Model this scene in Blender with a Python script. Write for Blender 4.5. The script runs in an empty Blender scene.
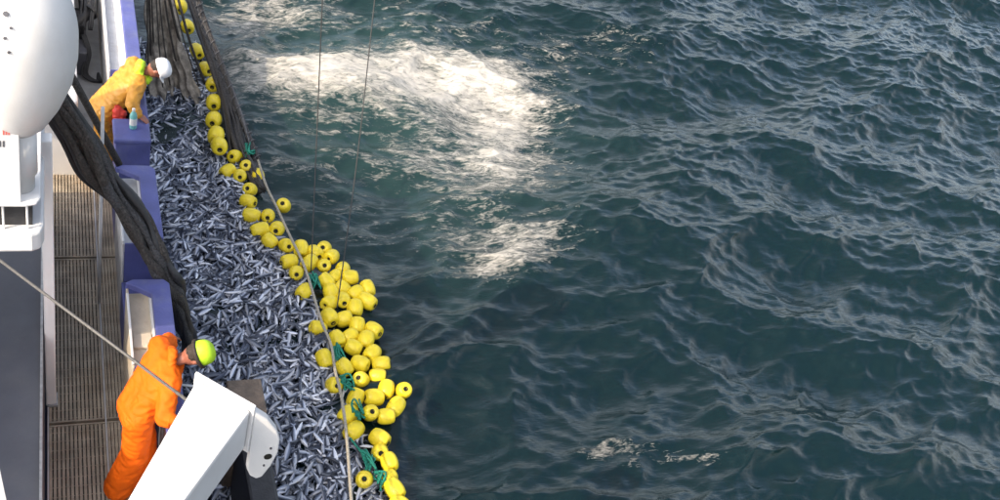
import bpy, bmesh, math, random
import numpy as np
from mathutils import Vector, Matrix, noise as mnoise
random.seed(7); rng = np.random.default_rng(11)
scn = bpy.context.scene
col = scn.collection

# ------------------------------------------------------------ camera, sky, sun, exposure
FOC = 1000.0                                   # focal length in photo pixels (photo is 1000 x 500)
CAM = np.array([0.0, 0.0, 7.5])                # metres; deck is z = 0, y runs forward, x to starboard
SEA = -0.9
VP = np.array([48.0, -680.0]); NX = 75.0       # vanishing points of the ship's length and of the verticals
NAD = np.array([NX, 250 + (FOC**2 + (500-NX)*(500-48))/930.0])
def _d(p):
    v = np.array([p[0]-500.0, p[1]-250.0, FOC]); return v/np.linalg.norm(v)
_Y = _d(VP); _Z = -_d(NAD); _X = np.cross(_Y, _Z)
ROT = np.array([_X, _Y, _Z])                   # camera (x right, y down, z forward) -> world
def at(px, py, z):                             # the point of height z seen at a pixel
    r = ROT @ _d((px, py)); return CAM + r*((z-CAM[2])/r[2])
cam = bpy.data.cameras.new('camera'); cam_o = bpy.data.objects.new('camera', cam); col.objects.link(cam_o)
cam.sensor_width = 36.0; cam.lens = 36.0; cam.clip_start = 0.05; cam.clip_end = 3000
R4 = Matrix([list(ROT[:, 0]), list(-ROT[:, 1]), list(-ROT[:, 2])]).transposed().to_4x4()
cam_o.matrix_world = Matrix.Translation(Vector(CAM)) @ R4
scn.camera = cam_o
SUN_EL, SUN_AZ = math.radians(38), math.radians(-114)
w = bpy.data.worlds.new('World'); scn.world = w; w.use_nodes = True
nt = w.node_tree; bg = nt.nodes['Background']
sky = nt.nodes.new('ShaderNodeTexSky'); sky.sky_type = 'NISHITA'; sky.sun_disc = False
sky.sun_elevation = SUN_EL; sky.sun_rotation = SUN_AZ
sky.dust_density = 4.0; sky.ozone_density = 1.0; sky.air_density = 1.0
# thin broken cloud added to the unseen sky to brighten reflections on the sea
tcw = nt.nodes.new('ShaderNodeTexCoord'); cn_ = nt.nodes.new('ShaderNodeTexNoise'); cn_.inputs['Scale'].default_value = 2.2; cn_.inputs['Detail'].default_value = 6
nt.links.new(tcw.outputs['Generated'], cn_.inputs['Vector'])
cr_ = nt.nodes.new('ShaderNodeMapRange'); cr_.inputs[1].default_value = .35; cr_.inputs[2].default_value = .68; cr_.inputs[3].default_value = .1; cr_.inputs[4].default_value = .75
nt.links.new(cn_.outputs['Fac'], cr_.inputs[0])
bw_ = nt.nodes.new('ShaderNodeRGBToBW'); nt.links.new(sky.outputs[0], bw_.inputs[0])
ml_ = nt.nodes.new('ShaderNodeMath'); ml_.operation = 'MULTIPLY'; ml_.inputs[1].default_value = 1.7; nt.links.new(bw_.outputs[0], ml_.inputs[0])
mx_ = nt.nodes.new('ShaderNodeMix'); mx_.data_type = 'RGBA'; nt.links.new(cr_.outputs[0], mx_.inputs[0]); nt.links.new(sky.outputs[0], mx_.inputs[6]); nt.links.new(ml_.outputs[0], mx_.inputs[7])
nt.links.new(mx_.outputs[2], bg.inputs[0]); bg.inputs[1].default_value = 0.15
sl = bpy.data.lights.new('sun', 'SUN'); sl.energy = 2.0; sl.angle = math.radians(0.6); sl.color = (1, .82, .60)
so = bpy.data.objects.new('sun', sl); col.objects.link(so)
sd = Vector((math.sin(SUN_AZ)*math.cos(SUN_EL), math.cos(SUN_AZ)*math.cos(SUN_EL), math.sin(SUN_EL)))
so.rotation_euler = sd.to_track_quat('Z', 'Y').to_euler()
scn.view_settings.view_transform = 'Standard'; scn.view_settings.look = 'None'
scn.view_settings.exposure = 1.3; scn.view_settings.gamma = 1

# ------------------------------------------------------------ helpers
class MB:
    def __init__(s): s.v = []; s.f = []
    def add(s, vs, fs):
        n = len(s.v); s.v += [tuple(map(float, p)) for p in vs]; s.f += [tuple(i+n for i in q) for q in fs]; return s
    def box(s, x0, x1, y0, y1, z0, z1):
        return s.add([(x, y, z) for z in (z0, z1) for y in (y0, y1) for x in (x0, x1)],
            [(0, 2, 3, 1), (4, 5, 7, 6), (0, 1, 5, 4), (2, 6, 7, 3), (0, 4, 6, 2), (1, 3, 7, 5)])
    def prism(s, a, b):                        # two equal outlines joined into a solid
        n = len(a); return s.add(list(a)+list(b), [tuple(range(n))[::-1], tuple(range(n, 2*n))] +
            [(i, (i+1) % n, n+(i+1) % n, n+i) for i in range(n)])
    def tube(s, pts, r, n=8, cap=True):
        pts = [Vector(p) for p in pts]; m = len(pts); rs = r if hasattr(r, '__len__') else [r]*m
        vs = []; up = Vector((.13, .31, .94)); fs = []
        for i, p in enumerate(pts):
            t = (pts[min(i+1, m-1)]-pts[max(i-1, 0)]).normalized()
            a = t.cross(up)
            if a.length < .05: a = t.cross(Vector((1, 0, 0)))
            a.normalize(); b = t.cross(a); up = -t.cross(a).cross(t).cross(t) if False else up
            for k in range(n):
                q = 2*math.pi*k/n; vs.append(p+(a*math.cos(q)+b*math.sin(q))*rs[i])
        for i in range(m-1):
            for k in range(n): fs.append((i*n+k, i*n+(k+1) % n, (i+1)*n+(k+1) % n, (i+1)*n+k))
        if cap: fs += [tuple(range(n))[::-1], tuple(range((m-1)*n, m*n))]
        return s.add(vs, fs)
    def mesh(s, name, mat, smooth=False):
        me = bpy.data.meshes.new(name); me.from_pydata(s.v, [], s.f)
        bm = bmesh.new(); bm.from_mesh(me); bmesh.ops.recalc_face_normals(bm, faces=bm.faces); bm.to_mesh(me); bm.free()
        if smooth: me.polygons.foreach_set('use_smooth', [True]*len(me.polygons))
        me.materials.append(mat); return me
    def build(s, name, mat, parent=None, bevel=0, smooth=False):
        return link(name, s.mesh(name, mat, smooth), parent, bevel)
def link(name, me, parent=None, bevel=0):
    o = bpy.data.objects.new(name, me); col.objects.link(o)
    if parent: o.parent = parent; o.matrix_parent_inverse = parent.matrix_world.inverted() if False else Matrix.Translation(-parent.location) if parent.parent is None else Matrix.Identity(4)
    if bevel:
        b = o.modifiers.new('bevel', 'BEVEL'); b.width = bevel; b.segments = 2; b.limit_method = 'ANGLE'
    return o
def tag(o, label=None, cat=None, group=None, kind=None):
    if label: o['label'] = label
    if cat: o['category'] = cat
    if group: o['group'] = group
    if kind: o['kind'] = kind
    return o
def empty(name, loc, label, cat, group=None):
    o = bpy.data.objects.new(name, None); col.objects.link(o); o.location = Vector(loc); o.empty_display_size = .1
    return tag(o, label, cat, group)
def smooth_path(pts, n=8):                      # Catmull-Rom
    P = [Vector(p) for p in pts]; P = [P[0]*2-P[1]]+P+[P[-1]*2-P[-2]]; out = []
    for i in range(1, len(P)-2):
        for k in range(n):
            t = k/n; a, b, c, d = P[i-1:i+3]
            out.append(.5*((2*b)+(c-a)*t+(2*a-5*b+4*c-d)*t*t+(3*b-a-3*c+d)*t**3))
    out.append(P[-2]); return out

def mat(name, c, rough=.5, metal=0., var=.15, vs=6., bump=0., bs=40., dirt=None, da=.35, ds=3., sheen=0, coord='Object', spec=.5):
    m = bpy.data.materials.new(name); m.use_nodes = True; t = m.node_tree; N = t.nodes; L = t.links
    p = N['Principled BSDF']; p.inputs['Roughness'].default_value = rough; p.inputs['Metallic'].default_value = metal
    p.inputs['Specular IOR Level'].default_value = spec
    tc = N.new('ShaderNodeTexCoord')
    n1 = N.new('ShaderNodeTexNoise'); n1.inputs['Scale'].default_value = vs; n1.inputs['Detail'].default_value = 6
    L.new(tc.outputs[coord], n1.inputs['Vector'])
    r = N.new('ShaderNodeValToRGB'); L.new(n1.outputs['Fac'], r.inputs[0])
    r.color_ramp.elements[0].position = .3; r.color_ramp.elements[1].position = .7
    r.color_ramp.elements[0].color = tuple(x*(1-var) for x in c)+(1,)
    r.color_ramp.elements[1].color = tuple(min(1, x*(1+var)) for x in c)+(1,)
    out = r.outputs[0]
    if dirt:
        n2 = N.new('ShaderNodeTexNoise'); n2.inputs['Scale'].default_value = ds; n2.inputs['Detail'].default_value = 9; n2.inputs['Roughness'].default_value = .65
        mp = N.new('ShaderNodeMapping'); mp.inputs['Scale'].default_value = (1, 1, .35); L.new(tc.outputs[coord], mp.inputs[0]); L.new(mp.outputs[0], n2.inputs['Vector'])
        r2 = N.new('ShaderNodeValToRGB'); r2.color_ramp.elements[0].position = .52; r2.color_ramp.elements[1].position = .78
        L.new(n2.outputs['Fac'], r2.inputs[0]); mu = N.new('ShaderNodeMath'); mu.operation = 'MULTIPLY'; mu.inputs[1].default_value = da*2
        L.new(r2.outputs[0], mu.inputs[0]); mu.use_clamp = True
        mx = N.new('ShaderNodeMix'); mx.data_type = 'RGBA'; L.new(mu.outputs[0], mx.inputs[0]); L.new(out, mx.inputs[6]); mx.inputs[7].default_value = tuple(dirt)+(1,)
        out = mx.outputs[2]
    L.new(out, p.inputs['Base Color'])
    if bump:
        n3 = N.new('ShaderNodeTexNoise'); n3.inputs['Scale'].default_value = bs; n3.inputs['Detail'].default_value = 4; L.new(tc.outputs[coord], n3.inputs['Vector'])
        b = N.new('ShaderNodeBump'); b.inputs['Strength'].default_value = bump; b.inputs['Distance'].default_value = .02
        L.new(n3.outputs['Fac'], b.inputs['Height']); L.new(b.outputs[0], p.inputs['Normal'])
    return m
M = {}
M['white'] = mat('white_paint', (.62, .61, .60), .45, 0, .04, 4, .05, 60, (.45, .36, .26), .14, 2.5)
M['blue'] = mat('blue_paint', (.075, .085, .25), .5, 0, .18, 5, .15, 50, (.16, .17, .25), .3, 4)
M['beige'] = mat('worn_cream_paint', (.50, .43, .34), .6, 0, .12, 6, .2, 40, (.22, .15, .09), .3, 4)
M['offwhite'] = mat('worn_white_paint', (.52, .52, .53), .55, 0, .1, 6, .2, 40, (.26, .21, .17), .3, 4)
M['grate'] = mat('grating_steel', (.36, .305, .235), .55, .2, .3, 5, .2, 60, (.26, .17, .09), .35, 2)
M['deckdark'] = mat('deck_plate', (.10, .085, .065), .7, 0, .3, 6, .2, 30)
M['greydeck'] = mat('grey_deck_paint', (.085, .088, .105), .6, 0, .12, 3, .1, 40, (.13, .125, .13), .25, 2)
M['steel'] = mat('galvanised_steel', (.42, .42, .42), .45, .6, .2, 20, .1, 80)
M['wire'] = mat('steel_wire', (.03, .03, .03), .6, .1, .25, 60, .2, 200)
M['palerope'] = mat('weathered_rope', (.34, .31, .25), .85, 0, .3, 60, .6, 120)
M['greywire'] = mat('grey_wire', (.09, .085, .08), .6, .2, .25, 60, .2, 200)
M['palegrey'] = mat('pale_grey_twine', (.10, .10, .105), .8, 0, .3, 30, .6, 90)
M['plate'] = mat('worn_deck_plate', (.36, .36, .36), .5, .1, .2, 5, .1, 40, (.2, .17, .14), .35, 3)
M['white_lift'] = mat('white_paint_brightened', (.80, .78, .76), .4, 0, .04, 4, .05, 60, (.5, .42, .33), .15, 2.5)  # same white paint made brighter to offset the platform's shade on the post
M['rubber'] = mat('black_rubber', (.02, .02, .022), .5, 0, .3, 12, .2, 50)
M['net'] = mat('dark_net_twine', (.040, .034, .030), .7, 0, .6, 55, 1., 70, (.13, .118, .105), .4, 45)
M['net2'] = mat('grey_net_twine', (.055, .053, .055), .75, 0, .6, 55, 1., 70, (.03, .028, .025), .4, 14)
M['web'] = mat('brown_net_webbing', (.30, .26, .215), .8, 0, .6, 9, 1., 60, (.025, .022, .02), .45, 7)
M['wood'] = mat('wet_timber', (.14, .10, .07), .55, 0, .4, 9, .5, 40, (.03, .025, .02), .4, 6)
M['green'] = mat('green_rope', (.015, .22, .15), .8, 0, .45, 50, .7, 110)
M['float'] = mat('yellow_float_plastic', (.80, .62, .025), .38, 0, .10, 12, .25, 35, (.42, .27, .03), .28, 9)
M['hole'] = mat('dark_bore', (.012, .010, .006), .7, 0, .2, 20)
M['orange'] = mat('orange_oilskin', (.80, .125, .004), .7, 0, .10, 8, .25, 18, (.55, .10, .01), .22, 7)
M['orange'].node_tree.nodes['Principled BSDF'].inputs['Specular IOR Level'].default_value = .2
M['amber'] = mat('amber_oilskin', (.50, .23, .022), .5, 0, .15, 8, .3, 18, (.35, .14, .02), .3, 7)
M['lime'] = mat('lime_cloth', (.42, .66, .02), .6, 0, .1, 14, .2, 40)
M['helmet'] = mat('white_helmet', (.75, .76, .80), .3, 0, .04, 8)
M['skin'] = mat('weathered_skin', (.26, .095, .06), .5, 0, .15, 25, .1, 60)
M['hair'] = mat('dark_hair', (.03, .02, .015), .7, 0, .3, 90, .5, 150)
M['boot'] = mat('black_boots', (.02, .02, .022), .4, 0, .2, 12)
M['red'] = mat('red_cloth', (.45, .03, .02), .65, 0, .2, 20, .3, 40)
M['teal'] = mat('teal_plastic', (.16, .42, .40), .4, 0, .1, 10)
M['glove'] = mat('dark_glove', (.03, .03, .06), .6, 0, .3, 20, .3, 60)
M['ink'] = mat('dark_print', (.06, .06, .07), .6, 0, .1, 20)
M['redink'] = mat('red_print', (.50, .12, .10), .6, 0, .1, 20)
M['hull'] = mat('dark_hull_paint', (.03, .04, .09), .4, 0, .2, 2, .1, 20)

# ------------------------------------------------------------ the sea
FL = [(180, 8), (197, 52), (211, 90), (215, 135), (230, 172), (248, 205), (283, 255), (302, 292), (316, 327), (324, 357), (334, 385), (346, 415), (362, 450), (378, 480), (388, 505), (396, 545)]
FLW = np.array([at(x, y, SEA+.08)[:2] for x, y in FL]); FLW = FLW[np.argsort(FLW[:, 1])]
def xfloat(y): return np.interp(y, FLW[:, 1], FLW[:, 0])
def ocean(n=1024, L=40.0):
    k1 = 2*np.pi*np.fft.fftfreq(n, L/n); kx, ky = np.meshgrid(k1, k1, indexing='ij'); k = np.hypot(kx, ky); k[0, 0] = 1
    H = np.zeros((n, n), complex)
    def comp(lam, width, ang, spread, amp):
        kp = 2*np.pi/lam; th = np.arctan2(ky, kx)-ang
        th = (th+np.pi) % (2*np.pi)-np.pi
        S = np.exp(-(np.log(k/kp)**2)/(2*width**2))/k*np.exp(-th**2/(2*spread**2))
        g = rng.normal(size=(n, n))+1j*rng.normal(size=(n, n)); h = np.sqrt(S)*g; h[0, 0] = 0
        hh = np.real(np.fft.ifft2(h)); return h*(amp/hh.std())
    for c in COMPS: H += comp(*c)
    h = np.real(np.fft.ifft2(H))
    dx = np.real(np.fft.ifft2(-1j*kx/k*H)); dy = np.real(np.fft.ifft2(-1j*ky/k*H))
    return h, dx, dy
rad = math.radians                              # wavelength m, log-width, travel direction, spread, rms height
COMPS = [(6.0, .22, rad(112), .35, .125), (3.0, .30, rad(75), .5, .055), (1.5, .32, rad(120), .55, .030),
         (.75, .35, rad(85), .5, .0165), (.40, .35, rad(108), .5, .0092), (.21, .3, rad(95), .6, .0040)]
NF, LF = 1024, 40.0; cell = LF/NF
hh, dx, dy = ocean(NF, LF)
x0, y0 = .6, 1.5
ix = np.arange(int(30/cell)); iy = np.arange(int(24.5/cell))
xf = x0+ix*cell; yf = y0+iy*cell
xs = np.concatenate([[-900, -300, -100, -40, -15, -5, -1], xf, xf[-1]+np.array([1, 3, 8, 20, 60, 200, 900])])
ys = np.concatenate([[-900, -300, -100, -30, -10, -3, 0], yf, yf[-1]+np.array([1, 3, 8, 20, 60, 200, 900])])
nx, ny = len(xs), len(ys)
jx = np.clip(np.arange(nx)-7, 0, len(ix)-1); jy = np.clip(np.arange(ny)-7, 0, len(iy)-1)
X, Y = np.meshgrid(xs, ys, indexing='ij')
Hs = hh[np.ix_(jx, jy)]; Dx = dx[np.ix_(jx, jy)]; Dy = dy[np.ix_(jx, jy)]
def sstep(a, b, x): t = np.clip((x-a)/(b-a), 0, 1); return t*t*(3-2*t)
def seamask(x, y):
    d = x-xfloat(y); edge = sstep(0, 2, xf[-1]-x)*sstep(0, 2, yf[-1]-y)*sstep(0, 2, y-yf[0])*sstep(.9, 1.2, x)
    return edge*(.2+.8*sstep(-.1, .7, d))
A = seamask(X, Y)
PX = X-Dx*A*.85; PY = Y-Dy*A*.85; PZ = SEA+Hs*A
gx = np.gradient(Dx*A, axis=0)/cell; gy = np.gradient(Dy*A, axis=1)/cell
crest = np.clip(gx+gy, -1, 2)
# churned thruster foam; its white also paints in glare and bright wave highlights
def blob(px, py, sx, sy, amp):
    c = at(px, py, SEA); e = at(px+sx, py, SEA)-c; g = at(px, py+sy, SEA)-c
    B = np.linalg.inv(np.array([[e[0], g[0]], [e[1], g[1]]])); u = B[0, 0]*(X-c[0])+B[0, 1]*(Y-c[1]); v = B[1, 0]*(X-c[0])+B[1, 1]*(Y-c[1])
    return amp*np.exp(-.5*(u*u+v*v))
foam_glint = sum(blob(*b) for b in [(445, 80, 62, 20, 1.15), (515, 112, 34, 26, 1.0), (300, 80, 60, 20, 1.05), (470, 100, 70, 40, .2), (350, 125, 130, 70, .50), (340, 20, 120, 30, .42), (420, 215, 80, 35, .25), (500, 160, 55, 18, .75), (515, 248, 40, 22, 1.0), (480, 268, 22, 9, .5), (600, 55, 55, 18, .5), (250, 8, 40, 14, .85), (660, 458, 50, 8, .50), (590, 434, 35, 6, .52), (625, 447, 40, 5, .42), (480, 225, 40, 14, .25)])
pale_tint = sum(blob(*b) for b in [(400, 110, 110, 70, .9), (300, 40, 90, 60, .5), (430, 230, 90, 60, .35)])  # lighter, greener water colour over this stretch of sea
verts = np.stack([PX, PY, PZ], -1).reshape(-1, 3)
I = np.arange(nx*ny).reshape(nx, ny)
faces = np.stack([I[:-1, :-1], I[1:, :-1], I[1:, 1:], I[:-1, 1:]], -1).reshape(-1, 4)
me = bpy.data.meshes.new('sea'); me.vertices.add(len(verts)); me.vertices.foreach_set('co', verts.ravel())
me.loops.add(faces.size); me.loops.foreach_set('vertex_index', faces.ravel().astype(np.int32))
me.polygons.add(len(faces)); me.polygons.foreach_set('loop_start', np.arange(0, faces.size, 4, dtype=np.int32))
me.polygons.foreach_set('loop_total', np.full(len(faces), 4, np.int32)); me.update(); me.validate()
me.polygons.foreach_set('use_smooth', np.ones(len(faces), bool))
for nm, arr in (('foam_glint', foam_glint), ('pale_tint', np.clip(pale_tint, 0, 1)), ('crest', crest)):
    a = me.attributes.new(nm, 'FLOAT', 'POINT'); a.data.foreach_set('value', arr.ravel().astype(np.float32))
def sea_material():
    m = bpy.data.materials.new('sea_water'); m.use_nodes = True; t = m.node_tree; N = t.nodes; L = t.links
    p = N['Principled BSDF']; p.inputs['IOR'].default_value = 1.42
    def attr(n): a = N.new('ShaderNodeAttribute'); a.attribute_name = n; return a.outputs['Fac']
    def math_(op, a, b, clamp=False):
        q = N.new('ShaderNodeMath'); q.operation = op; q.use_clamp = clamp
        for i, v in enumerate((a, b)):
            if isinstance(v, (int, float)): q.inputs[i].default_value = v
            else: L.new(v, q.inputs[i])
        return q.outputs[0]
    def mixc(f, a, b):
        q = N.new('ShaderNodeMix'); q.data_type = 'RGBA'; L.new(f, q.inputs[0])
        for i, v in ((6, a), (7, b)):
            if isinstance(v, tuple): q.inputs[i].default_value = v
            else: L.new(v, q.inputs[i])
        return q.outputs[2]
    geo = N.new('ShaderNodeNewGeometry')
    def nz(scale, detail, rough, sc=(1, 1, 1), dist=0):
        mp = N.new('ShaderNodeMapping'); mp.inputs['Scale'].default_value = sc; mp.inputs['Rotation'].default_value = (0, 0, rad(-20)); L.new(geo.outputs['Position'], mp.inputs[0])
        q = N.new('ShaderNodeTexNoise'); q.inputs['Scale'].default_value = scale; q.inputs['Detail'].default_value = detail
        q.inputs['Roughness'].default_value = rough; q.inputs['Distortion'].default_value = dist; L.new(mp.outputs[0], q.inputs['Vector']); return q.outputs['Fac']
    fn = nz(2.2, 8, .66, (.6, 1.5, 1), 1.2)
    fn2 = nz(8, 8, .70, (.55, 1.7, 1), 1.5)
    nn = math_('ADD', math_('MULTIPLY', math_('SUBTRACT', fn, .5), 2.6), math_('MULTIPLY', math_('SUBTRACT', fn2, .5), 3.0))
    gate = math_('MULTIPLY', attr('foam_glint'), 3.0, True)
    thr = math_('ADD', math_('ADD', attr('foam_glint'), math_('MULTIPLY', attr('crest'), .28)), math_('SUBTRACT', math_('MULTIPLY', nn, math_('ADD', .35, math_('MULTIPLY', gate, .65))), .66))
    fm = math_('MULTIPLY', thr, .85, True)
    base = mixc(attr('pale_tint'), (.0012, .0095, .0112, 1), (.014, .036, .034, 1))
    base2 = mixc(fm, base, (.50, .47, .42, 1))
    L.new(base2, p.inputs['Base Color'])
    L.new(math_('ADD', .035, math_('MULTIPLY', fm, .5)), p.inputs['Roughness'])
    b = N.new('ShaderNodeBump'); b.inputs['Strength'].default_value = .6; b.inputs['Distance'].default_value = .015
    L.new(nz(14, 4, .6, (.45, 1.3, 1), .5), b.inputs['Height'])
    b2 = N.new('ShaderNodeBump'); b2.inputs['Strength'].default_value = .8; b2.inputs['Distance'].default_value = .03
    L.new(math_('MULTIPLY', fn, fm), b2.inputs['Height']); L.new(b.outputs[0], b2.inputs['Normal'])
    L.new(b2.outputs[0], p.inputs['Normal']); return m
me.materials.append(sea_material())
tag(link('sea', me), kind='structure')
def sea_z(x, y):
    i = int(np.clip((x-x0)/cell, 0, len(ix)-1)); j = int(np.clip((y-y0)/cell, 0, len(iy)-1)); return SEA+hh[i, j]*float(seamask(np.array(x), np.array(y)))

# ------------------------------------------------------------ the vessel
ship = empty('fishing_vessel', (0, 6, 0), 'white and blue fishing vessel with grated side deck beside the net of fish', 'vessel')
MB().prism([(-6, -12, -2.2), (.93, -12, -2.2), (.93, 30, -2.2), (-6, 30, -2.2)], [(-6, -12, -.06), (.93, -12, -.06), (.93, 30, -.06), (-6, 30, -.06)]).build('hull', M['hull'], ship)
deck = MB().box(-.109, .55, -8, 16, -.055, -.03).build('side_deck', M['deckdark'], ship)
def sub(mb, name, m, parent, bevel=0, smooth=False):          # parent itself is a part: keep world coordinates
    o = mb.build(name, m, None, bevel, smooth); o.parent = parent; return o
for (gx0, gx1) in ((-.10, .362), (.378, .55)):
    for gy0, gy1 in ((-3, 1.9), (1.93, 4.17), (4.2, 6.43), (6.46, 8.7), (8.73, 11), (11.03, 13.3), (13.33, 15.4)):
        g = MB(); n = int(round((gx1-gx0-.02)/.033))
        for i in range(n+1):
            xx = gx0+.012+(gx1-gx0-.024)*i/n; g.box(xx-.0115, xx+.0115, gy0+.02, gy1-.02, -.03, 0.0+.002*random.random())
        for j in range(int((gy1-gy0)/.1)):
            yy = gy0+.06+j*.1
            if yy < gy1-.05: g.box(gx0+.012, gx1-.012, yy-.004, yy+.004, -.028, -.018)
        g.box(gx0, gx1, gy0, gy0+.018, -.03, .004); g.box(gx0, gx1, gy1-.018, gy1, -.03, .004)
        sub(g, 'grating_panel', M['grate'], deck)
sub(MB().box(.364, .376, -3, 15.4, -.03, .010), 'seam_strip', M['offwhite'], deck)
sub(MB().box(-.114, -.102, -3, 15.4, -.03, .012), 'seam_strip', M['offwhite'], deck)

def bay(ya, yb, inner, end_plate):              # one bulwark section: blue capping over a pale tray
    ex, ey = .545, ya
    b = MB(); b.prism([(.55, ya, -.03), (.57, ya, -.03), (.57, yb, -.03), (.55, yb, -.03)], [(.55, ya, .97), (.57, ya, .97), (.57, yb, .97), (.55, yb, .97)])
    root = b.build('bulwark', inner, ship, .006)
    sub(MB().box(.90, .929, ya, yb, -.06, .76), 'outer_plate', M['hull'], root)
    sub(MB().box(.571, .755, ya+.02, yb-.02, .86, .89), 'tray', inner, root)
    sub(MB().box(.740, .757, ya+.02, yb-.02, .891, .985), 'tray_side', M['white'], root)
    c = MB(); zc = 1.05; e = end_plate
    o1 = [(.92, ya+.0), (.92, yb-.06), (.87, yb), (.60, yb), (.542, yb-.04), (.542, yb-.06), (.575, yb-.06), (.758, yb-.20), (.758, ya+e), (.542, ya+e), (.542, ya)] if e else \
         [(.92, ya), (.92, yb-.06), (.87, yb), (.60, yb), (.542, yb-.04), (.542, yb-.06), (.575, yb-.06), (.758, yb-.20), (.758, ya)]
    c.prism([(x, y, .985) for x, y in o1], [(x, y, zc) for x, y in o1])
    cap = sub(c, 'capping', M['blue'], root, .02)
    sub(MB().box(.759, .917, ya+.004, yb-.062, .76, .984), 'cap_side', M['blue'], root)
    sub(MB().box(.572, .915, ya-.012, ya+.003, .50, .984), 'end_plate', M['blue'], root)
    sub(MB().box(.546, .567, ya+.02, yb-.12, .971, .995), 'rim', M['white'], root, .004)
    return root
bay(10.95, 15.2, M['offwhite'], 0); bay(7.78, 8.96, M['offwhite'], 0); bay(6.17, 7.19, M['beige'], 0)
for ya, yb in ((9.84, 10.93), (2.5, 6.15)):      # plain rail where the men stand
    r_ = MB().box(.80, .84, ya, yb, -.03, .984).build('bulwark', M['offwhite'], ship)
    sub(MB().box(.90, .929, ya, yb, -.06, .76), 'outer_plate', M['hull'], r_)
    sub(MB().box(.758, .92, ya, yb, .985, 1.05), 'capping', M['blue'], r_, .02)
    sub(MB().box(.842, .917, ya+.004, yb-.004, .76, .984), 'cap_side', M['blue'], r_)
r_ = MB().box(.56, .917, 9.43, 9.82, -.03, .984).build('bulwark', M['blue'], ship, .01)
sub(MB().box(.542, .92, 9.41, 9.83, .985, 1.05), 'capping', M['blue'], r_, .02)
# unseen block added to port, out of frame, to shade casing and deck
MB().box(-6, -1.6, -10, 7.0, -.05, 2.4).build('port_shade_block', M['white'], ship, .03)
for ya, yb in ((8.96, 9.41), (7.19, 7.78)):     # low sills in the hauling gaps
    MB().box(.55, .929, ya+.016, yb-.014, -.03, .50).build('gap_sill', M['blue'], ship, .01)
# pale ledge inside the nearest bay
MB().box(.575, .735, 6.45, 6.62, .892, .925).build('ledge', M['beige'], ship, .01)

# casing, platform, post, deckhouse
MB().box(-4, -.135, -6, 9.4, -.05, .90).build('engine_casing', M['greydeck'], ship, .01)
MB().box(-.155, -.1355, -6, 9.4, .902, .93).build('casing_edge', M['steel'], ship)
po = [(-2.5, 5.78), (-.20, 5.78), (-.135, 5.80), (-.11, 5.86), (-.11, 9.2), (-2.5, 9.2)]
plat = MB().prism([(x, y, 2.975) for x, y in po], [(x, y, 3.0) for x, y in po]).build('platform', M['white'], ship, .01)
po2 = [(-2.5, 5.76), (-.17, 5.76), (-.115, 5.79), (-.095, 5.87), (-.095, 9.2), (-2.5, 9.2)]
sub(MB().prism([(x, y, 2.60) for x, y in po2], [(x, y, 2.76) for x, y in po2]), 'lip', M['white'], plat, .02)
sub(MB().box(-2.4, -.165, 5.86, 9.1, 2.762, 2.97), 'slot_shade_fill', M['rubber'], plat)  # near-black fill paints in the shade inside the slot
for px in (-.165, -.31):
    sub(MB().tube([(px-.03, 5.82, 2.755), (px-.03, 5.82, 2.98)], .008), 'slot_bar', M['white'], plat)
MB().box(-.125, -.04, 6.66, 6.78, 0, 2.9).build('post', M['white_lift'], ship, .012)
MB().box(-.113, -.028, 6.64, 6.80, .006, .03).build('post_foot', M['steel'], ship)
hs = at(75, 20, 1.0)
MB().box(-4, hs[0], 10.2, 15.4, -.03, 1.0).build('deckhouse', M['white'], ship, .03)
yk = float(at(95, 13, 0)[1])
MB().box(hs[0]+.002, .54, yk, yk+.4, -.03, 1.04).build('bulkhead', M['white'], ship, .02)
MB().box(hs[0]+.002, .54, 11.0, yk-.003, .006, .014).build('deck_plate', M['plate'], ship)
b0 = at(99, 303, 0); MB().tube([(b0[0], b0[1], 0), (b0[0], b0[1], 2.35)], .016, 10).build('stanchion', M['offwhite'], ship, smooth=True)
b0 = at(75, 128, 0); MB().tube([(b0[0], b0[1], 0), (b0[0], b0[1], .7)], .022, 10).build('cleat_post', M['white'], ship, smooth=True)
b0 = at(161, 452, .2); MB().tube([(b0[0], b0[1], 0), (b0[0], b0[1], .75)], .02, 10).build('handrail_post', M['steel'], ship, smooth=True)

# control stand and hoses on the deck forward
st = empty('deck_winch', at(86, 60, 0), 'dark hydraulic winch with black hoses on the deck before the white bulkhead', 'winch')
c = at(84, 55, 0); cx, cy = .30, c[1]-.3
MB().box(cx-.15, cx+.06, cy-.25, cy+.9, .004, .35).build('base', M['greydeck'], st, .02)
MB().tube([(cx-.14, cy+.1, .5), (cx+.10, cy+.35, .62)], .07, 14).build('drum', M['rubber'], st, smooth=True)
MB().tube([(cx-.17, cy+.06, .48), (cx-.15, cy+.09, .49)], .13, 16).build('drum_flange', M['rubber'], st)
MB().tube([(cx+.10, cy+.35, .62), (cx+.12, cy+.37, .63)], .11, 16).build('drum_flange', M['rubber'], st)
MB().box(cx-.03, cx+.03, cy+.1, cy+.16, .35, .55).build('bracket', M['rubber'], st)
for k in range(5):
    a = random.uniform(-.05, .12)
    MB().tube(smooth_path([(cx+a, cy+.1, .5), (cx+a+.04, cy+.5, .75), (cx+a*.4, cy+1.0, .5), (cx+.02*k, cy+1.15, .1), (cx-.05+.02*k, yk-.04, .06)]), .018, 8).build('hose', M['rubber'], st, smooth=True)
for k in range(3):
    MB().tube(smooth_path([(cx+.02*k, cy+.05, .45), (cx+.06+.02*k, cy-.15, .3), (cx+.03*k, cy-.35, .1), (cx+.16+.03*k, cy-.42, .03), (cx+.2, cy-.2, .03)]), .016, 8).build('hose', M['rubber'], st, smooth=True)

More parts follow.
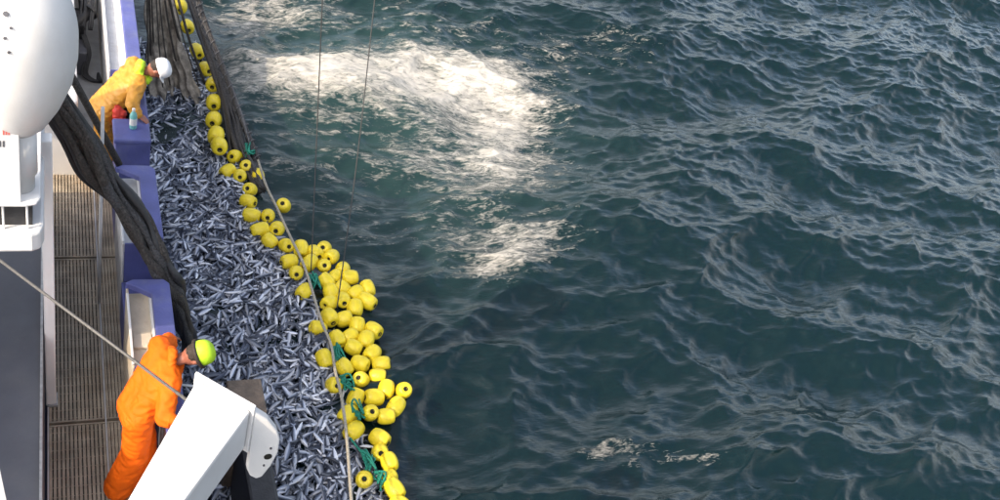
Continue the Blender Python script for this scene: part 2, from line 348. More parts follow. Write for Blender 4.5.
# radome on the platform
rd = empty('radome', (-.235, 5.95, 3.0), 'large white satellite dome on a pedestal above the platform', 'radome')
def lathe(prof, n=40, loc=(0, 0, 0)):
    vs = []; fs = []; m = len(prof)
    for r, z in prof:
        for k in range(n): vs.append((loc[0]+r*math.cos(2*math.pi*k/n), loc[1]+r*math.sin(2*math.pi*k/n), loc[2]+z))
    for i in range(m-1):
        for k in range(n): fs.append((i*n+k, i*n+(k+1) % n, (i+1)*n+(k+1) % n, (i+1)*n+k))
    fs += [tuple(range(n))[::-1], tuple(range((m-1)*n, m*n))]
    return MB().add(vs, fs)
prof = [(.12, -.60), (.17, -.55), (.255, -.40), (.325, -.22), (.358, -.04), (.36, .1)]+[(.36*math.cos(q), .1+.48*math.sin(q)) for q in np.linspace(.1, 1.5, 14)]
DC = np.array([-.235, 5.98, 4.07])
lathe(prof, 48, DC).build('shell', M['white'], rd, smooth=True)
lathe([(.09, 0), (.09, .12), (.11, .13), (.11, .505)], 24, (-.235, 5.98, 3.002)).build('pedestal', M['white'], rd, smooth=True)
#lathe([(.407, -.012), (.411, -.008), (.411, .008), (.407, .012)], 48, DC+[0, 0, .05]).build('seam', M['white'], rd)
for px, py in ((6, 14), (11, 28), (5, 38), (9, 52)):
    d = ROT @ _d((px, py)); best = None
    for tt in np.linspace(3, 7, 1600):
        q = CAM+d*tt-DC; rr = math.hypot(q[0], q[1])
        if rr < np.interp(q[2], [p[1] for p in prof], [p[0] for p in prof]) and -.5 < q[2] < .57: best = CAM+d*tt; break
    if best is None: continue
    nrm = Vector((best[0]-DC[0], best[1]-DC[1], (best[2]-DC[2]-.1)*.7)).normalized(); p = Vector(best)
    MB().tube([p-nrm*.02, p+nrm*.012], .016 if py == 14 else .009, 8).build('bolt', M['ink'], rd)
# placard beside the radome pedestal
pc = empty('placard', at(8, 190, 3.0), 'white placard with small red and grey print beside the radome pedestal', 'sign')
yp = 5.80
def atY(px, py, y): r = ROT @ _d((px, py)); return CAM+r*((y-CAM[1])/r[1])
q = [atY(*p, yp) for p in ((-60, 100), (18, 100), (21, 204), (-60, 204))]
MB().prism(q, [v+[0, .025, 0] for v in q]).build('board', M['white'], pc, .004)
for py, h, mm in ((105, 3, 'ink'), (117, 3, 'ink'), (130, 5, 'redink'), (141, 6, 'ink')):
    for k, px in enumerate((-1, 2.6, 5.4, 8)):
        if random.random() < .85:
            a = [atY(px+u, py+v, yp-.003) for u, v in ((0, 0), (1.9, 0), (1.9, h), (0, h))]
            MB().prism(a, [v+[0, .002, 0] for v in a]).build('print', M[mm], pc)

# davit arm: white box beam with a flange and a lug
ZC = 3.5
dv = empty('davit', (-.72, 1.0, 0), 'white box-section davit arm reaching outboard over the orange suited worker', 'davit')
TL, TR = at(197, 379, ZC), at(251, 410, ZC); BL, BR = at(127, 500, ZC), at(185, 500, ZC)
ext = 1.9; BL2 = TL+(BL-TL)*(1+ext); BR2 = TR+(BR-TR)*(1+ext)
top = [TL, TR, BR2, BL2]; hgt = .30
MB().prism([v-[0, 0, hgt] for v in top], top).build('beam', M['white'], dv, .018)
ax = (TL-BL); ax /= np.linalg.norm(ax); sd2 = (TR-TL)/np.linalg.norm(TR-TL)
fl = [TL-sd2*.02+ax*.002, TR+sd2*.02+ax*.002, TR+sd2*.02+ax*.03, TL-sd2*.02+ax*.03]
MB().prism([v+[0, 0, -.335] for v in fl], [v+[0, 0, .02] for v in fl]).build('flange', M['white'], dv, .006)
yl = TR[1]+.005
lug = [(255, 412), (268, 420), (277, 431), (280, 440), (278, 453), (271, 466), (262, 477), (256, 479), (250, 476), (247, 470)]
lq = [atY(*p, yl-.01) for p in lug]
bm = MB().prism(lq, [v+[0, .05, 0] for v in lq]); lo = bm.build('lug', M['white'], dv, .008)
hc = atY(268, 457, yl-.014); MB().tube([Vector(hc), Vector(hc)+Vector((0, .02, 0))], .022, 14).build('lug_hole', M['hole'], dv)
for px, py in ((271, 449), (264, 466)):
    hc = atY(px, py, yl-.018); MB().tube([Vector(hc), Vector(hc)+Vector((0, .02, 0))], .006, 8).build('bolt', M['ink'], dv)
cb = (BL2+BR2)/2; MB().tube([(cb[0], cb[1], .0), (cb[0], cb[1], ZC-.301)], .16, 20).build('column', M['white'], dv, smooth=True)
# timber fender outside the hull
fz = .30; f1 = [at(226, 380, fz), at(262, 383, fz), at(268, 505, fz), at(236, 505, fz)]
fd = empty('fender', (f1[0]+f1[2])/2-np.array([0, 0, 1.2]), 'dark brown timber fender hanging outboard below the davit lug', 'fender')
xa, xb, yb_ = f1[0][0], f1[1][0], f1[0][1]
MB().box(xa, xb, yb_-.42, yb_, -1.2, fz).build('block', M['wood'], fd, .02)
MB().box(xa+.08, xb+.01, yb_-2.5, yb_-.422, -1.2, fz-.25).build('timber', M['rubber'], fd, .03)
for k in (0, 1): MB().tube([(xa+.02, yb_-.1-.22*k, fz-.03), (.925, yb_-.1-.22*k, .4)], .014).build('chain_bar', M['steel'], fd)
# white pipe close by at lower left
pp = at(-6, 440, 3.4); pq = at(10, 515, 3.0)
gb = empty('guard_rail', (pq[0]-.03, pq[1], .9), 'short white guard rail standing on the grey engine casing', 'rail')
MB().prism([v+[-.06, 0, 0] for v in (pp, pq, pq-[0, 0, .05], pp-[0, 0, .05])], [pp, pq, pq-[0, 0, .05], pp-[0, 0, .05]]).build('bar', M['white'], gb, .006)
MB().tube([(pq[0]-.03, pq[1]-.03, .90), (pq[0]-.03, pq[1]-.03, pq[2]-.02)], .024, 10).build('leg', M['white'], gb, smooth=True)

# ------------------------------------------------------------ nets, wires, ropes
def bundle(name, pts, rads, nst, rs, mats, label, cat, twist=2.0, loose=.25):
    root = empty(name, pts[-1], label, cat)
    path = smooth_path(pts, 7); m = len(path); rr = np.interp(np.linspace(0, 1, m), np.linspace(0, 1, len(rads)), rads)
    for s in range(nst):
        a0 = 2*math.pi*s/nst*1.0+random.uniform(-.3, .3); rho = math.sqrt((s+.7)/nst); out = []
        tw = twist*random.uniform(.5, 1.2); ph = random.random()*9
        for i, p in enumerate(path):
            t = (path[min(i+1, m-1)]-path[max(i-1, 0)]).normalized(); a = t.cross(Vector((0, 0, 1))).normalized(); b = t.cross(a)
            q = a0*2.4+tw*i/m; j = 1+loose*math.sin(i*.5+ph)
            out.append(p+(a*math.cos(q)+b*math.sin(q))*rr[i]*rho*j)
        MB().tube(out, [rs*(1+.35*math.sin(i*.9+ph)) for i in range(m)], 7).build('strand', M[mats[s % len(mats)]], root, smooth=True)
    return root
bundle('net_bundle', [at(20, 62, 3.02), at(58, 108, 2.6), at(100, 172, 1.95), at(138, 226, 1.45), at(160, 262, 1.12), at(174, 292, .75), at(184, 325, .1), at(191, 352, -.75)],
       [.12, .12, .125, .115, .10, .08, .07, .05], 22, .036, ['net', 'net', 'net2', 'net', 'rubber'], 'thick black net bundle slanting from the platform over the bulwark gap', 'net')
tag(MB().tube([at(66, 66, 2.5), at(119, 164, 1.02)], .036, 10).build('dark_strut', M['net'], None, smooth=True), 'thin dark spar leaning beside the amber suited worker down to the blue bulwark', 'spar')
bundle('net_bundle', [at(183, -30, .3), at(194, 10, 0), at(213, 62, -.35), at(232, 118, -.68), at(243, 154, -.82), at(262, 190, -.86)],
       [.035, .04, .06, .10, .14, .06], 16, .028, ['net2', 'net', 'net', 'rubber', 'net2'], 'grey and black gathered net edge rising outside the string of yellow floats', 'net')
NR = bundle('net_rope', [at(194, -30, .95), at(200, 8, .35), at(220, 62, -.1), at(242, 118, -.55), at(258, 160, -.78)], [.03, .03, .032, .034, .036], 9, .017, ['net2', 'net', 'net2', 'palegrey'],
       'taut grey rope of twisted net running outside the net edge toward the white water', 'rope', 9.0, .1)
wr = smooth_path([at(194, -30, .95), at(200, 8, .35), at(220, 62, -.1), at(242, 118, -.55), at(258, 160, -.78)], 60)
wp = []
for i, p_ in enumerate(wr):
    t_ = (wr[min(i+1, len(wr)-1)]-wr[max(i-1, 0)]).normalized(); a_ = t_.cross(Vector((0, 0, 1))).normalized(); b_ = t_.cross(a_); q_ = i*.55
    wp.append(p_+(a_*math.cos(q_)+b_*math.sin(q_))*.056)
MB().tube(wp, .008, 5).build('wrapping_twine', M['palegrey'], NR, smooth=True)
# webbing curtain forward
wv = empty('net_curtain', at(175, 90, SEA), 'brown net webbing with black hanging strands forward of the packed fish', 'net')
gn, gm = 30, 40; vs = []
for j in range(gm+1):
    v = j/gm
    for i in range(gn+1):
        u = i/gn; a = np.array(at(146+u*10+v*0, -25, .75)); a = at(144+u*26, -25, .75); b = at(150+u*54, 100+5*math.sin(u*9)+3*math.sin(u*31), SEA+.02)
        p = a*(1-v)+b*v; p[2] += -.25*math.sin(v*math.pi)*(1-v*.3)+.035*math.sin(u*40+3*v)+.02*math.sin(u*17-5*v); p[0] += .02*math.sin(v*20+u*9); vs.append(p)
MB().add(vs, [(j*(gn+1)+i, j*(gn+1)+i+1, (j+1)*(gn+1)+i+1, (j+1)*(gn+1)+i) for j in range(gm) for i in range(gn)]).build('webbing', M['web'], wv, smooth=True)
for (xa, xb) in ((147, 149), (151, 156), (155, 163), (157, 170), (161, 180), (164, 190), (168, 199), (172, 205), (149, 152)):
    a = at(xa, -25, .95); b = at(xb, 78+random.uniform(-8, 12), SEA+.2); mid = (a+b)/2+[0, 0, -.10]
    MB().tube(smooth_path([a, mid, b]), random.choice((.010, .014, .02)), 7).build('strand', M['net'], wv, smooth=True)
# two thin hanging lines down to the heap of floats
for (a, m_, b), lab in (((at(324, -40, 2.4), at(317, 130, .3), at(311, 272, -.70)), 'thin dark line hanging straight down to the upper end of the float heap'),
                        ((at(379, -40, 2.4), at(357, 160, .2), at(337, 308, -.70)), 'thin dark line hanging slanted down to the middle of the float heap')):
    tag(MB().tube(smooth_path([a, m_, b], 10), .008, 6).build('hanging_line', M['wire'], None, smooth=True), lab, 'line')
tag(MB().tube([at(-30, 238, 3.2), at(192, 404, 3.42)], .0085, 8).build('wire_rope', M['greywire'], None, smooth=True), 'pale taut wire crossing in front of the orange suited worker to the davit', 'wire')
rp = [(258, 160, -.62), (266, 185, -.60), (277, 208, -.58), (290, 236, -.58), (303, 263, -.56), (312, 290, -.56), (321, 320, -.54), (331, 345, -.52), (335, 370, -.48), (341, 395, -.42), (346, 430, -.34), (350, 480, -.2), (354, 540, 0)]
tag(MB().tube(smooth_path([at(*p) for p in rp], 5), .017, 8).build('head_rope', M['palerope'], None, smooth=True), 'pale weathered rope lying along the inner side of the yellow floats', 'rope')

# ------------------------------------------------------------ floats
FP = """180 8 s|187.5 26 s|197 52.5 s|206 68 s|213 86 s|214 103 s|213.7 119 s|216 135 s|219 147 s
235 156 ah|246.5 166 ah|239.6 176 ah|228 171 a|258 175 a|250 189 ah|248 202 a|251.6 215 a|283.6 205 lh
268 216 bh|277 229 bh|270 241 b|260 230 b|286 247 b|289 262 b|296 274 bh|304 292 b|301 251 b
324 249 c|315 254 c|331 257 c|310 264 c|323 266 ch|342 270 c|335 277 c|349 279 c|328 282 c|343 288 c|331 292 c|355.6 293 c|367 289 c|329.5 303 c|343.6 301 c|367 301 c|354 307 c
330 318 d|344 318 d|318 328 d|357 326 d|373.6 329.6 d|349.6 336 d|337.6 340 d|365.6 341 d|353.6 347 d|325 358 d|372 354 d|381.6 364 d|360 364 d|344 368 d|377.6 376 d|361 380 dh|334 385 dh|386 389.6 d|403.6 390 dh|356 397 d|374 397.6 d|396 406 d|371.6 415 dh|384 416 d|348 415 d|354 430 d
380 439 e|382 453 eh|387 464 e|389 476 e|364.4 479 oh|394 491 e|398 502 e"""
LAB = {'s': ('yellow net float in the single string along the forward net edge', 'floats strung along the forward net edge'),
       'a': ('yellow net float in the small clump where the grey net edge meets the water', 'floats in the small clump below the net edge'),
       'l': ('lone yellow net float on the open water side of the head rope', None),
       'b': ('yellow net float pressed against the fish between small clump and big heap', 'floats between the clump and the heap'),
       'c': ('yellow net float in the dense upper heap under the hanging lines', 'floats in the dense upper heap'),
       'd': ('yellow net float in the loose lower heap beside the pale rope', 'floats in the loose lower heap'),
       'e': ('yellow net float in the short tight string trailing from the lower heap', 'floats in the trailing string'),
       'o': ('single yellow net float lying end up beside the trailing string', None)}
fl = []
for t in FP.replace('\n', '|').split('|'):
    a = t.split(); p = at(float(a[0]), float(a[1]), SEA+(.24 if a[2] == 's' else .10)); fl.append([p, a[2]])
P = np.array([f[0] for f in fl]); P[:, 2] += rng.uniform(-.02, .03, len(P)); base = P.copy()
for it in range(60):
    for i in range(len(P)):
        d = P-P[i]; r = np.linalg.norm(d, axis=1); r[i] = 9
        for j in np.where(r < .185)[0]:
            u = d[j]/max(r[j], 1e-4); s = (.185-r[j])*.5; P[i] -= u*s*.5; P[j] += u*s*.5
    P += (base-P)*.02
fr = .098; fh = .105
prf = [(.026, -fh), (.060, -fh+.002), (.080, -fh+.014), (.093, -.055), (fr, -.02), (fr, .02), (.093, .055), (.080, fh-.014), (.060, fh-.002), (.026, fh), (.020, fh-.012), (.020, fh-.05), (.020, -fh+.05), (.020, -fh+.012)]
def float_mesh():
    n = 20; m = len(prf); vs = []; fs = []
    for r, z in prf:
        for k in range(n): vs.append((r*math.cos(2*math.pi*k/n), r*math.sin(2*math.pi*k/n), z))
    for i in range(m):
        for k in range(n): fs.append((i*n+k, i*n+(k+1) % n, ((i+1) % m)*n+(k+1) % n, ((i+1) % m)*n+k))
    return MB().add(vs, fs).mesh('shell', M['float'], True)
fm_ = float_mesh(); bore = MB().tube([(0, 0, -fh+.02), (0, 0, fh-.012)], .0195, 12).mesh('bore', M['hole'])
ring = MB().tube([(.0235*math.cos(q), .0235*math.sin(q), fh+.001) for q in np.linspace(0, 2*math.pi, 13)], .0055, 6).mesh('ring', M['hole'])
camv = Vector(CAM)
for i, (p0, code) in enumerate(fl):
    p = Vector(P[i]); lab, grp = LAB[code[0]]
    r = empty('net_float', p, lab, 'float', grp)
    if 'h' in code:
        ax_ = ((camv-p).normalized()+Vector((random.uniform(-.35, .35), random.uniform(-.35, .35), random.uniform(-.2, .3)))).normalized()
    elif code[0] in 'se':
        j = min(max(i, 1), len(P)-2); t = Vector(P[j+1]-P[j-1]) if code[0] == 'e' or i < 8 else Vector((.2, -1, 0)); ax_ = (t.normalized()+Vector((random.uniform(-.3, .3), 0, random.uniform(-.2, .2)))).normalized()
    else: ax_ = Vector((random.uniform(-1, 1), random.uniform(-1, 1), random.uniform(-.35, .35))).normalized()
    r.rotation_mode = 'QUATERNION'; r.rotation_quaternion = ax_.to_track_quat('Z', 'Y')
    k = random.uniform(.93, 1.05)*(1.17 if code[0] == 's' else 1); r.scale = (k, k, k*random.uniform(.95, 1.1))
    for nm, msh in (('shell', fm_), ('bore', bore), ('bore_ring', ring)):
        o = bpy.data.objects.new(nm, msh); col.objects.link(o); o.parent = r
# green lashings
for gx_, gy_, n_, lab in ((249, 150, 5, 'green rope tangle tied at the foot of the grey net edge'), (314, 281, 6, 'long green rope tangle beside the dense upper heap of floats'), (339, 352, 4, 'green rope knot between pale rope and loose floats'), (347, 384, 4, 'green rope knot below the loose float with a dark bore'),
                          (357, 411, 4, 'green rope knot at the bottom of the loose float heap'), (369, 461, 5, 'green rope knot tying the end-up float to the trailing string'), (382, 481, 3, 'small green rope end between trailing string and end-up float')):
    c = at(gx_, gy_, SEA+.17); r = empty('rope_lashing', c, lab, 'rope')
    for k in range(n_):
        pts = [c+np.array([random.uniform(-.07, .07), random.uniform(-.14, .14), random.uniform(-.03, .05)]) for _ in range(5)]
        MB().tube(smooth_path(pts, 6), .011, 6).build('strand', M['green'], r, smooth=True)
tag(MB().tube(smooth_path([at(*p) for p in ((350, 438, SEA+.17), (358, 448, SEA+.18), (366, 458, SEA+.18), (366, 470, SEA+.16), (365, 478, SEA+.18))], 6), .012, 6).build('green_rope', M['green'], None, smooth=True), 'short green rope leading down to the end-up float', 'rope')

# ------------------------------------------------------------ fish
def fish_arrays(bend, L=.235):
    st = [(-.50, .002, .004), (-.46, .010, .012), (-.30, .024, .030), (-.05, .031, .040), (.18, .027, .034), (.36, .014, .017), (.42, .006, .010)]
    n = 8; vs = []; sh = []; fs = []
    def pos(t, y, z): return (t*L*1.0, y+bend*(t*t)*L, z)
    k_ = L/.27*1.0
    for t, wy, wz in st:
        for k in range(n):
            q = 2*math.pi*k/n; vs.append(pos(t, wy*k_*math.cos(q)*.68, wz*k_*.86*math.sin(q))); sh.append(.5+.5*math.sin(q))
    for i in range(len(st)-1):
        for k in range(n): fs.append((i*n+k, i*n+(k+1) % n, (i+1)*n+(k+1) % n, (i+1)*n+k))
    b = len(vs)
    for t, z in ((.42, .006), (.56, .042), (.50, 0), (.56, -.042), (.42, -.006)): vs.append(pos(t, 0, z*k_)); sh.append(.62)
    fs += [(b, b+1, b+2), (b, b+2, b+4), (b+4, b+2, b+3)]
    b = len(vs)
    for t, z in ((-.02, .038), (.02, .060), (.12, .035)): vs.append(pos(t, 0, z*k_)); sh.append(.9)
    fs.append((b, b+1, b+2))
    return np.array(vs), sh, fs
fm = bpy.data.materials.new('fish_skin'); fm.use_nodes = True; t = fm.node_tree; N = t.nodes; L = t.links; p = N['Principled BSDF']
a = N.new('ShaderNodeAttribute'); a.attribute_name = 'shade'; rp_ = N.new('ShaderNodeValToRGB'); L.new(a.outputs['Fac'], rp_.inputs[0])
cr = rp_.color_ramp; cr.elements[0].position = .1; cr.elements[0].color = (.72, .72, .75, 1); cr.elements[1].position = .9; cr.elements[1].color = (.06, .07, .10, 1)
e = cr.elements.new(.5); e.color = (.45, .475, .56, 1); e = cr.elements.new(.68); e.color = (.15, .17, .22, 1)
oi = N.new('ShaderNodeObjectInfo'); a2 = N.new('ShaderNodeAttribute'); a2.attribute_name = 'rnd'
ad = N.new('ShaderNodeMath'); ad.operation = 'ADD'; L.new(oi.outputs['Random'], ad.inputs[0]); L.new(a2.outputs['Fac'], ad.inputs[1])
fr_ = N.new('ShaderNodeMath'); fr_.operation = 'FRACT'; L.new(ad.outputs[0], fr_.inputs[0])
mr = N.new('ShaderNodeMapRange'); mr.inputs[3].default_value = .5; mr.inputs[4].default_value = 1.3; L.new(fr_.outputs[0], mr.inputs[0])
mm = N.new('ShaderNodeMix'); mm.data_type = 'RGBA'; mm.blend_type = 'MULTIPLY'; mm.inputs[0].default_value = 1; L.new(rp_.outputs[0], mm.inputs[6]); L.new(mr.outputs[0], mm.inputs[7])
L.new(mm.outputs[2], p.inputs['Base Color']); p.inputs['Roughness'].default_value = .3; p.inputs['Metallic'].default_value = .25
def set_attr(me, nm, vals): q = me.attributes.new(nm, 'FLOAT', 'POINT'); q.data.foreach_set('value', np.array(vals, np.float32))
FA = [fish_arrays(b) for b in (0, .25, -.3, .5)]
def pose():
    yaw = random.uniform(0, 2*math.pi) if random.random() < .5 else random.gauss(math.radians(60), .6); roll = random.gauss(math.pi/2*random.choice((-1, 1, 0)), .45); pit = random.gauss(0, .22)
    return Matrix.Rotation(yaw, 3, 'Z') @ Matrix.Rotation(pit, 3, 'Y') @ Matrix.Rotation(roll, 3, 'X')
def fz_(x, y): return SEA+.055+.05*mnoise.noise(Vector((x*1.3, y*1.3, 0)))+.03*mnoise.noise(Vector((x*4, y*4, 3)))
V_, F_, S_, R_ = [], [], [], []; nv = 0
for i in range(9000):
    y = random.uniform(3.2, 14.9); xm = float(xfloat(y))+.10; x = random.uniform(.96, xm)
    sc = random.uniform(.72, 1.1); vs, sh, fs = FA[random.randrange(4)]; m3 = np.array(pose())
    z = fz_(x, y)+random.uniform(-.08, .02)
    V_.append((vs*sc) @ m3.T+[x, y, z]); F_ += [tuple(k+nv for k in q) for q in fs]; S_ += sh; R_ += [random.random()]*len(vs); nv += len(vs)
me = bpy.data.meshes.new('packed_fish'); me.from_pydata(np.concatenate(V_).tolist(), [], F_)
me.polygons.foreach_set('use_smooth', [True]*len(me.polygons)); set_attr(me, 'shade', S_); set_attr(me, 'rnd', R_); me.materials.append(fm)
tag(link('packed_fish', me), 'dense mass of small silver fish filling the net beside the hull', 'fish', kind='stuff')
fms = []
for vs, sh, fs in FA:
    me = bpy.data.meshes.new('fish'); me.from_pydata(vs.tolist(), [], fs); me.polygons.foreach_set('use_smooth', [True]*len(me.polygons)); set_attr(me, 'shade', sh); set_attr(me, 'rnd', [0]*len(vs)); me.materials.append(fm); fms.append(me)
cnt = 0
while cnt < 300:
    px, py = random.uniform(190, 350), random.uniform(190, 500); p_ = at(px, py, SEA+.08)
    if p_[0] > float(xfloat(p_[1]))-.08 or p_[0] < 1.0: continue
    o = bpy.data.objects.new('fish', fms[random.randrange(4)]); col.objects.link(o)
    o.matrix_world = Matrix.Translation((p_[0], p_[1], fz_(p_[0], p_[1])+random.uniform(.01, .04))) @ pose().to_4x4() @ Matrix.Scale(random.uniform(.8, 1.12), 4)
    tag(o, 'silver blue fish on top of the packed catch between hull and floats', 'fish', 'fish on top of the catch'); cnt += 1

# ------------------------------------------------------------ people
def blobmesh(name, segs, voxel, m, parent, folds=0., fscale=8., smooth_it=6, ell=()):
    bm = bmesh.new()
    for p0, r0, p1, r1 in segs:
        p0, p1 = Vector(p0), Vector(p1); n = max(2, int((p1-p0).length/(min(r0, r1)*.45))+1)
        for k in range(n+1):
            t = k/n; bmesh.ops.create_icosphere(bm, subdivisions=2, radius=r0*(1-t)+r1*t, matrix=Matrix.Translation(p0.lerp(p1, t)))
    for c, sc, rot in ell: bmesh.ops.create_icosphere(bm, subdivisions=3, radius=1, matrix=Matrix.Translation(Vector(c)) @ rot.to_4x4() @ Matrix.Diagonal(Vector(tuple(sc)+(1,))))
    me = bpy.data.meshes.new(name); bm.to_mesh(me); bm.free()
    o = bpy.data.objects.new(name, me); col.objects.link(o)
    r = o.modifiers.new('r', 'REMESH'); r.mode = 'VOXEL'; r.voxel_size = voxel
    s = o.modifiers.new('s', 'SMOOTH'); s.iterations = smooth_it; s.factor = .5
    dg = bpy.context.evaluated_depsgraph_get(); dg.update(); me2 = bpy.data.meshes.new_from_object(o.evaluated_get(dg)); o.modifiers.clear(); o.data = me2
    if folds:
        no = [v.normal.copy() for v in me2.vertices]
        for v, nn in zip(me2.vertices, no):
            c = v.co*fscale; q = .5*mnoise.noise(c)+1.1*(1-3.2*abs(mnoise.noise(Vector((c.x*.9-c.z*.6, c.y*.8, c.z*1.7+c.x*.5))+Vector((5, 3, 1)))))
            v.co += nn*q*folds
    me2.polygons.foreach_set('use_smooth', [True]*len(me2.polygons)); me2.materials.clear(); me2.materials.append(m); me2.name = name; o.name = name
    if parent: o.parent = parent; o.matrix_parent_inverse = Matrix.Translation(-parent.location)
    return o
def hand(wrist, dirn, palm_n, r=.0095):          # palm, four fingers and a thumb, slightly curled
    d = Vector(dirn).normalized(); n = Vector(palm_n).normalized(); s = d.cross(n).normalized(); w = Vector(wrist); segs = []
    for k in range(4): segs.append((w+s*(k-1.5)*.012, .017, w+d*.085+s*(k-1.5)*.021, .012))
    for k, ln in enumerate((.030, .036, .034, .026)):
        a = w+d*.088+s*(k-1.5)*.022; b = a+d*ln+n*.008; c = b+d*ln*.6+n*ln*.75; segs += [(a, r, b, r*.95), (b, r*.95, c, r*.8)]
    a = w+d*.03+s*.030; b = a+d*.03+s*.026+n*.01; c = b+d*.03+n*.016; segs += [(a, .013, b, .011), (b, .011, c, .009)]
    return segs
def person(loc, J, suit, label, hat, grp=None):
    root = empty('person', loc, label, 'person'); V = Vector
    hd, up, fw = V(J['head']), V(J['crown']).normalized(), V(J['face']); fw = (fw-up*fw.dot(up)).normalized(); sd_ = up.cross(fw)
    rot = Matrix((fw, sd_, up)).transposed()
    sh = {s: V(J['sh_'+s]) for s in 'rl'}; el = {s: V(J['el_'+s]) for s in 'rl'}; ha = {s: V(J['ha_'+s]) for s in 'rl'}
    hip = V(J['hip']); neck = (sh['r']+sh['l'])/2; chest = neck.lerp(hip, .30); across = (sh['l']-sh['r']).normalized()
    legs = []
    for s, sg in (('r', -1), ('l', 1)):
        h = hip+across*.09*sg; legs.append((s, h, V(J['kn_'+s]), V(J['ft_'+s])))
    # body: one continuous mesh
    segs = [(neck, .055, hd-up*.06, .052), (neck, .08, hip, .10), (sh['r'], .05, sh['l'], .05)]
    for s in 'rl': segs += [(sh[s], .045, el[s], .035), (el[s], .034, ha[s], .025)]; segs += hand(ha[s], (ha[s]-el[s]).normalized()*.5+V((.5, 0, -.15)), (0.1, 0, -1))
    for s, h, k, f in legs: segs += [(h, .07, k, .05), (k, .045, f+V((0, 0, .08)), .035)]
    ell = [(hd, (.098, .078, .118), rot), (hd-up*.055+fw*.03, (.062, .055, .065), rot), (hd+fw*.100-up*.012, (.022, .014, .026), rot)]
    for q in (-1, 1): ell += [(hd+sd_*.08*q-up*.01, (.022, .012, .034), rot)]
    blobmesh('body', segs, .0085, M['skin'], root, 0, 8, 2, ell)
    for q in (-1, 1):
        e_ = MB(); 
        blobmesh('eye', [], .004, M['hair'], root, 0, 8, 1, [(hd+fw*.090+sd_*.032*q+up*.012, (.010, .014, .008), rot)])
    blobmesh('mouth', [(hd+fw*.086-up*.058+sd_*.02, .006, hd+fw*.086-up*.058-sd_*.02, .006)], .004, M['red'], root, 0, 8, 1)
    blobmesh('hair', [], .008, M['hair'], root, .003, 60, 1, [(hd-fw*.018+up*.018, (.094, .083, .105), rot)])
    # trousers
    ts = [(hip+across*.07*q, .112, hip.lerp(neck, .3)+across*.08*q, .115) for q in (-1, 0, 1)]
    for s, h, k, f in legs: ts += [(h, .125, k, .112), (k, .118, f+V((0, 0, .12)), .120), (f+V((0, 0, .12)), .120, f+V((0, 0, .08)), .126)]
    blobmesh('trousers', ts, .014, M[suit], root, .006, 11, 14)
    for s, h, k, f in legs:
        d = V((1, .1, 0)).normalized(); blobmesh('boot', [(f+V((0, 0, .12)), .06, f+V((0, 0, .055)), .055), (f+V((0, 0, .05)), .05, f+d*.15+V((0, 0, .04)), .04)], .012, M['boot'], root, 0, 8, 2)
    js = [(sh['r'].lerp(sh['l'], .12), .098, sh['l'].lerp(sh['r'], .12), .098)]
    js += [(neck.lerp(hip, .22)+across*.10*q, .120, hip.lerp(neck, -.06)+across*.075*q, .128) for q in (-1, -.5, 0, .5, 1)]
    for s in 'rl':
        cuff = el[s].lerp(ha[s], .93); js += [(sh[s], .092, el[s], .074), (el[s], .074, cuff, .060)]
    blobmesh('jacket', js, .014, M[suit], root, .007, 12, 14)
    for s in 'rl':
        a_ = el[s].lerp(ha[s], .86); b_ = el[s].lerp(ha[s], .97)
        MB().tube([a_, b_], [.062, .060], 14).build('cuff', M[suit], root, smooth=True)
    # collar / hood roll
    cmat = J.get('collar', suit); cn = (hd-neck).normalized(); a1 = cn.cross(V((0, 0, 1))).normalized(); a2_ = cn.cross(a1); cc = neck.lerp(hd, .30)
    pts = [cc+(a1*math.cos(q)+a2_*math.sin(q))*J.get('cr', .088)-cn*.02*math.cos(q*2) for q in np.linspace(0, 2*math.pi, 25)]
    blobmesh('collar', [(pts[i], J.get('ct', .036), pts[i+1], J.get('ct', .036)) for i in range(24)], .010, M[cmat], root, .006, 14, 3)
    # hat
    hm = M[hat]; n = 28; vs = []; fs = []; prof_ = [(.102, -.02), (.104, 0), (.104, .03), (.098, .06), (.082, .088), (.055, .105), (.02, .112), (.001, .113)]
    for r_, z in prof_:
        for k in range(n):
            q = 2*math.pi*k/n; vs.append(hd+up*(z+.035)+fw*r_*1.14*math.cos(q)+sd_*r_*.95*math.sin(q))
    for i in range(len(prof_)-1):
        for k in range(n): fs.append((i*n+k, i*n+(k+1) % n, (i+1)*n+(k+1) % n, (i+1)*n+k))
    cap = MB().add(vs, fs).build(J['hatname'], hm, root, 0, True); cap.modifiers.new('t', 'SOLIDIFY').thickness = .006
    o1 = []; 
    for k in range(15):
        q = -1.15+2.3*k/14; o1.append((hd+up*.022+fw*.116*math.cos(q)+sd_*.098*math.sin(q), hd+up*.012+fw*(.116+.062*math.cos(q))*math.cos(q)+sd_*.103*math.sin(q)))
    ol = [a for a, b in o1]+[b for a, b in o1][::-1]
    MB().prism(ol, [v-up*.006 for v in ol]).build('brim', M[J.get('brim', hat)], root)
    if J.get('band'):
        pts = [hd+up*.018+(fw*math.cos(q)*.122+sd_*math.sin(q)*.103) for q in np.linspace(.9, 2*math.pi-.9, 20)]
        MB().tube(pts, .016, 8).build('hat_band', M['hair'], root, smooth=True)
    for q in (-1, 1):
        if J.get('muffs'): blobmesh('ear_muff', [(hd+sd_*.085*q-up*.01, .03, hd+sd_*.105*q-up*.01, .03)], .008, M['hair'], root, 0, 8, 2)
    return root
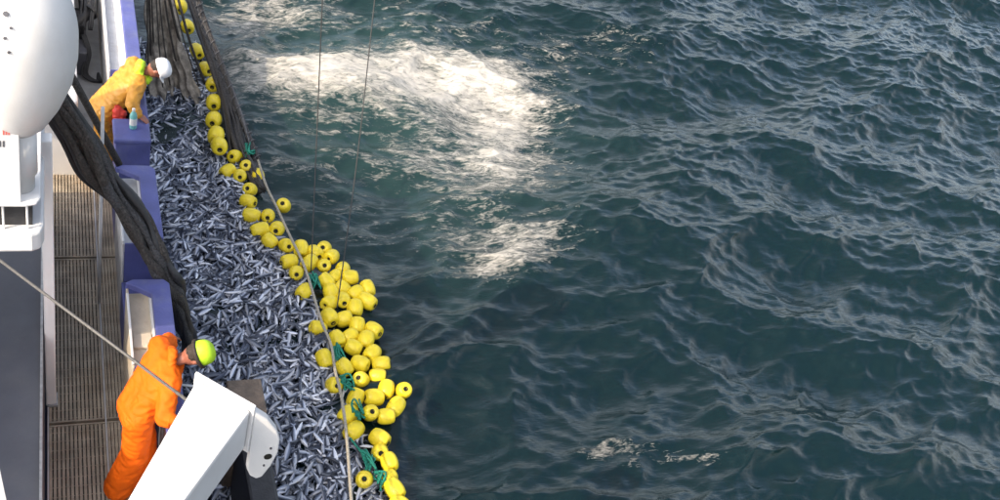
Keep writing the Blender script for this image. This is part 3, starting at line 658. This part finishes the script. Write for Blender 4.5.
person((.52, 5.75, 0), dict(head=(1.01, 5.87, 1.40), crown=(.86, -.08, .38), face=(.45, .12, -.9), hip=(.56, 5.72, .95),
    sh_r=(.80, 5.70, 1.28), sh_l=(.74, 6.06, 1.32), el_r=(.74, 5.46, 1.12), el_l=(.84, 6.24, 1.16), ha_r=(.80, 5.42, 1.125), ha_l=(.84, 6.34, 1.12),
    kn_r=(.55, 5.62, .50), kn_l=(.63, 5.80, .50), ft_r=(.44, 5.63, .005), ft_l=(.62, 5.73, .005), hatname='cap', brim='hair', band=True),
    'orange', 'person in bright orange oilskins and lime cap leaning over the blue rail', 'lime')
person((.48, 10.25, 0), dict(head=(1.03, 10.29, 1.42), crown=(.80, -.10, .30), face=(.35, -.1, -.9), hip=(.46, 10.16, .95),
    sh_r=(.82, 10.16, 1.30), sh_l=(.79, 10.50, 1.34), el_r=(.74, 9.86, 1.20), el_l=(.88, 10.66, 1.16), ha_r=(.80, 9.80, 1.125), ha_l=(.86, 10.76, 1.12),
    kn_r=(.50, 10.12, .48), kn_l=(.50, 10.36, .48), ft_r=(.43, 10.16, .005), ft_l=(.42, 10.40, .005), hatname='hard_hat', collar='lime', cr=.095, ct=.052),
    'amber', 'person in amber oilskins with lime collar and white hard hat bending over the rail', 'helmet')
c = at(117, 116, .98)
tag(blobmesh('red_cloth', [(c+[0, 0, .08], .05, c+[.02, -.02, -.08], .06), (c+[.06, -.02, .06], .035, c+[.05, -.04, -.04], .05)], .012, M['red'], None, .012, 12, 3), 'crumpled red cloth tucked at the hip of the amber suited worker', 'cloth')
c = at(133, 128, 1.052); bt = empty('bottle', c, 'teal bottle with white label standing on the blue rail beside the amber suited worker', 'bottle')
lathe([(.034, 0), (.038, .006), (.038, .16), (.030, .19), (.015, .21), (.015, .235)], 18, c).build('body', M['teal'], bt, smooth=True)
lathe([(.0385, .05), (.0388, .052), (.0388, .13), (.0385, .132)], 18, c).build('label_band', M['white'], bt)
lathe([(.017, .22), (.017, .245), (.010, .248)], 14, c+np.array([0, 0, .001])).build('cap', M['white'], bt)
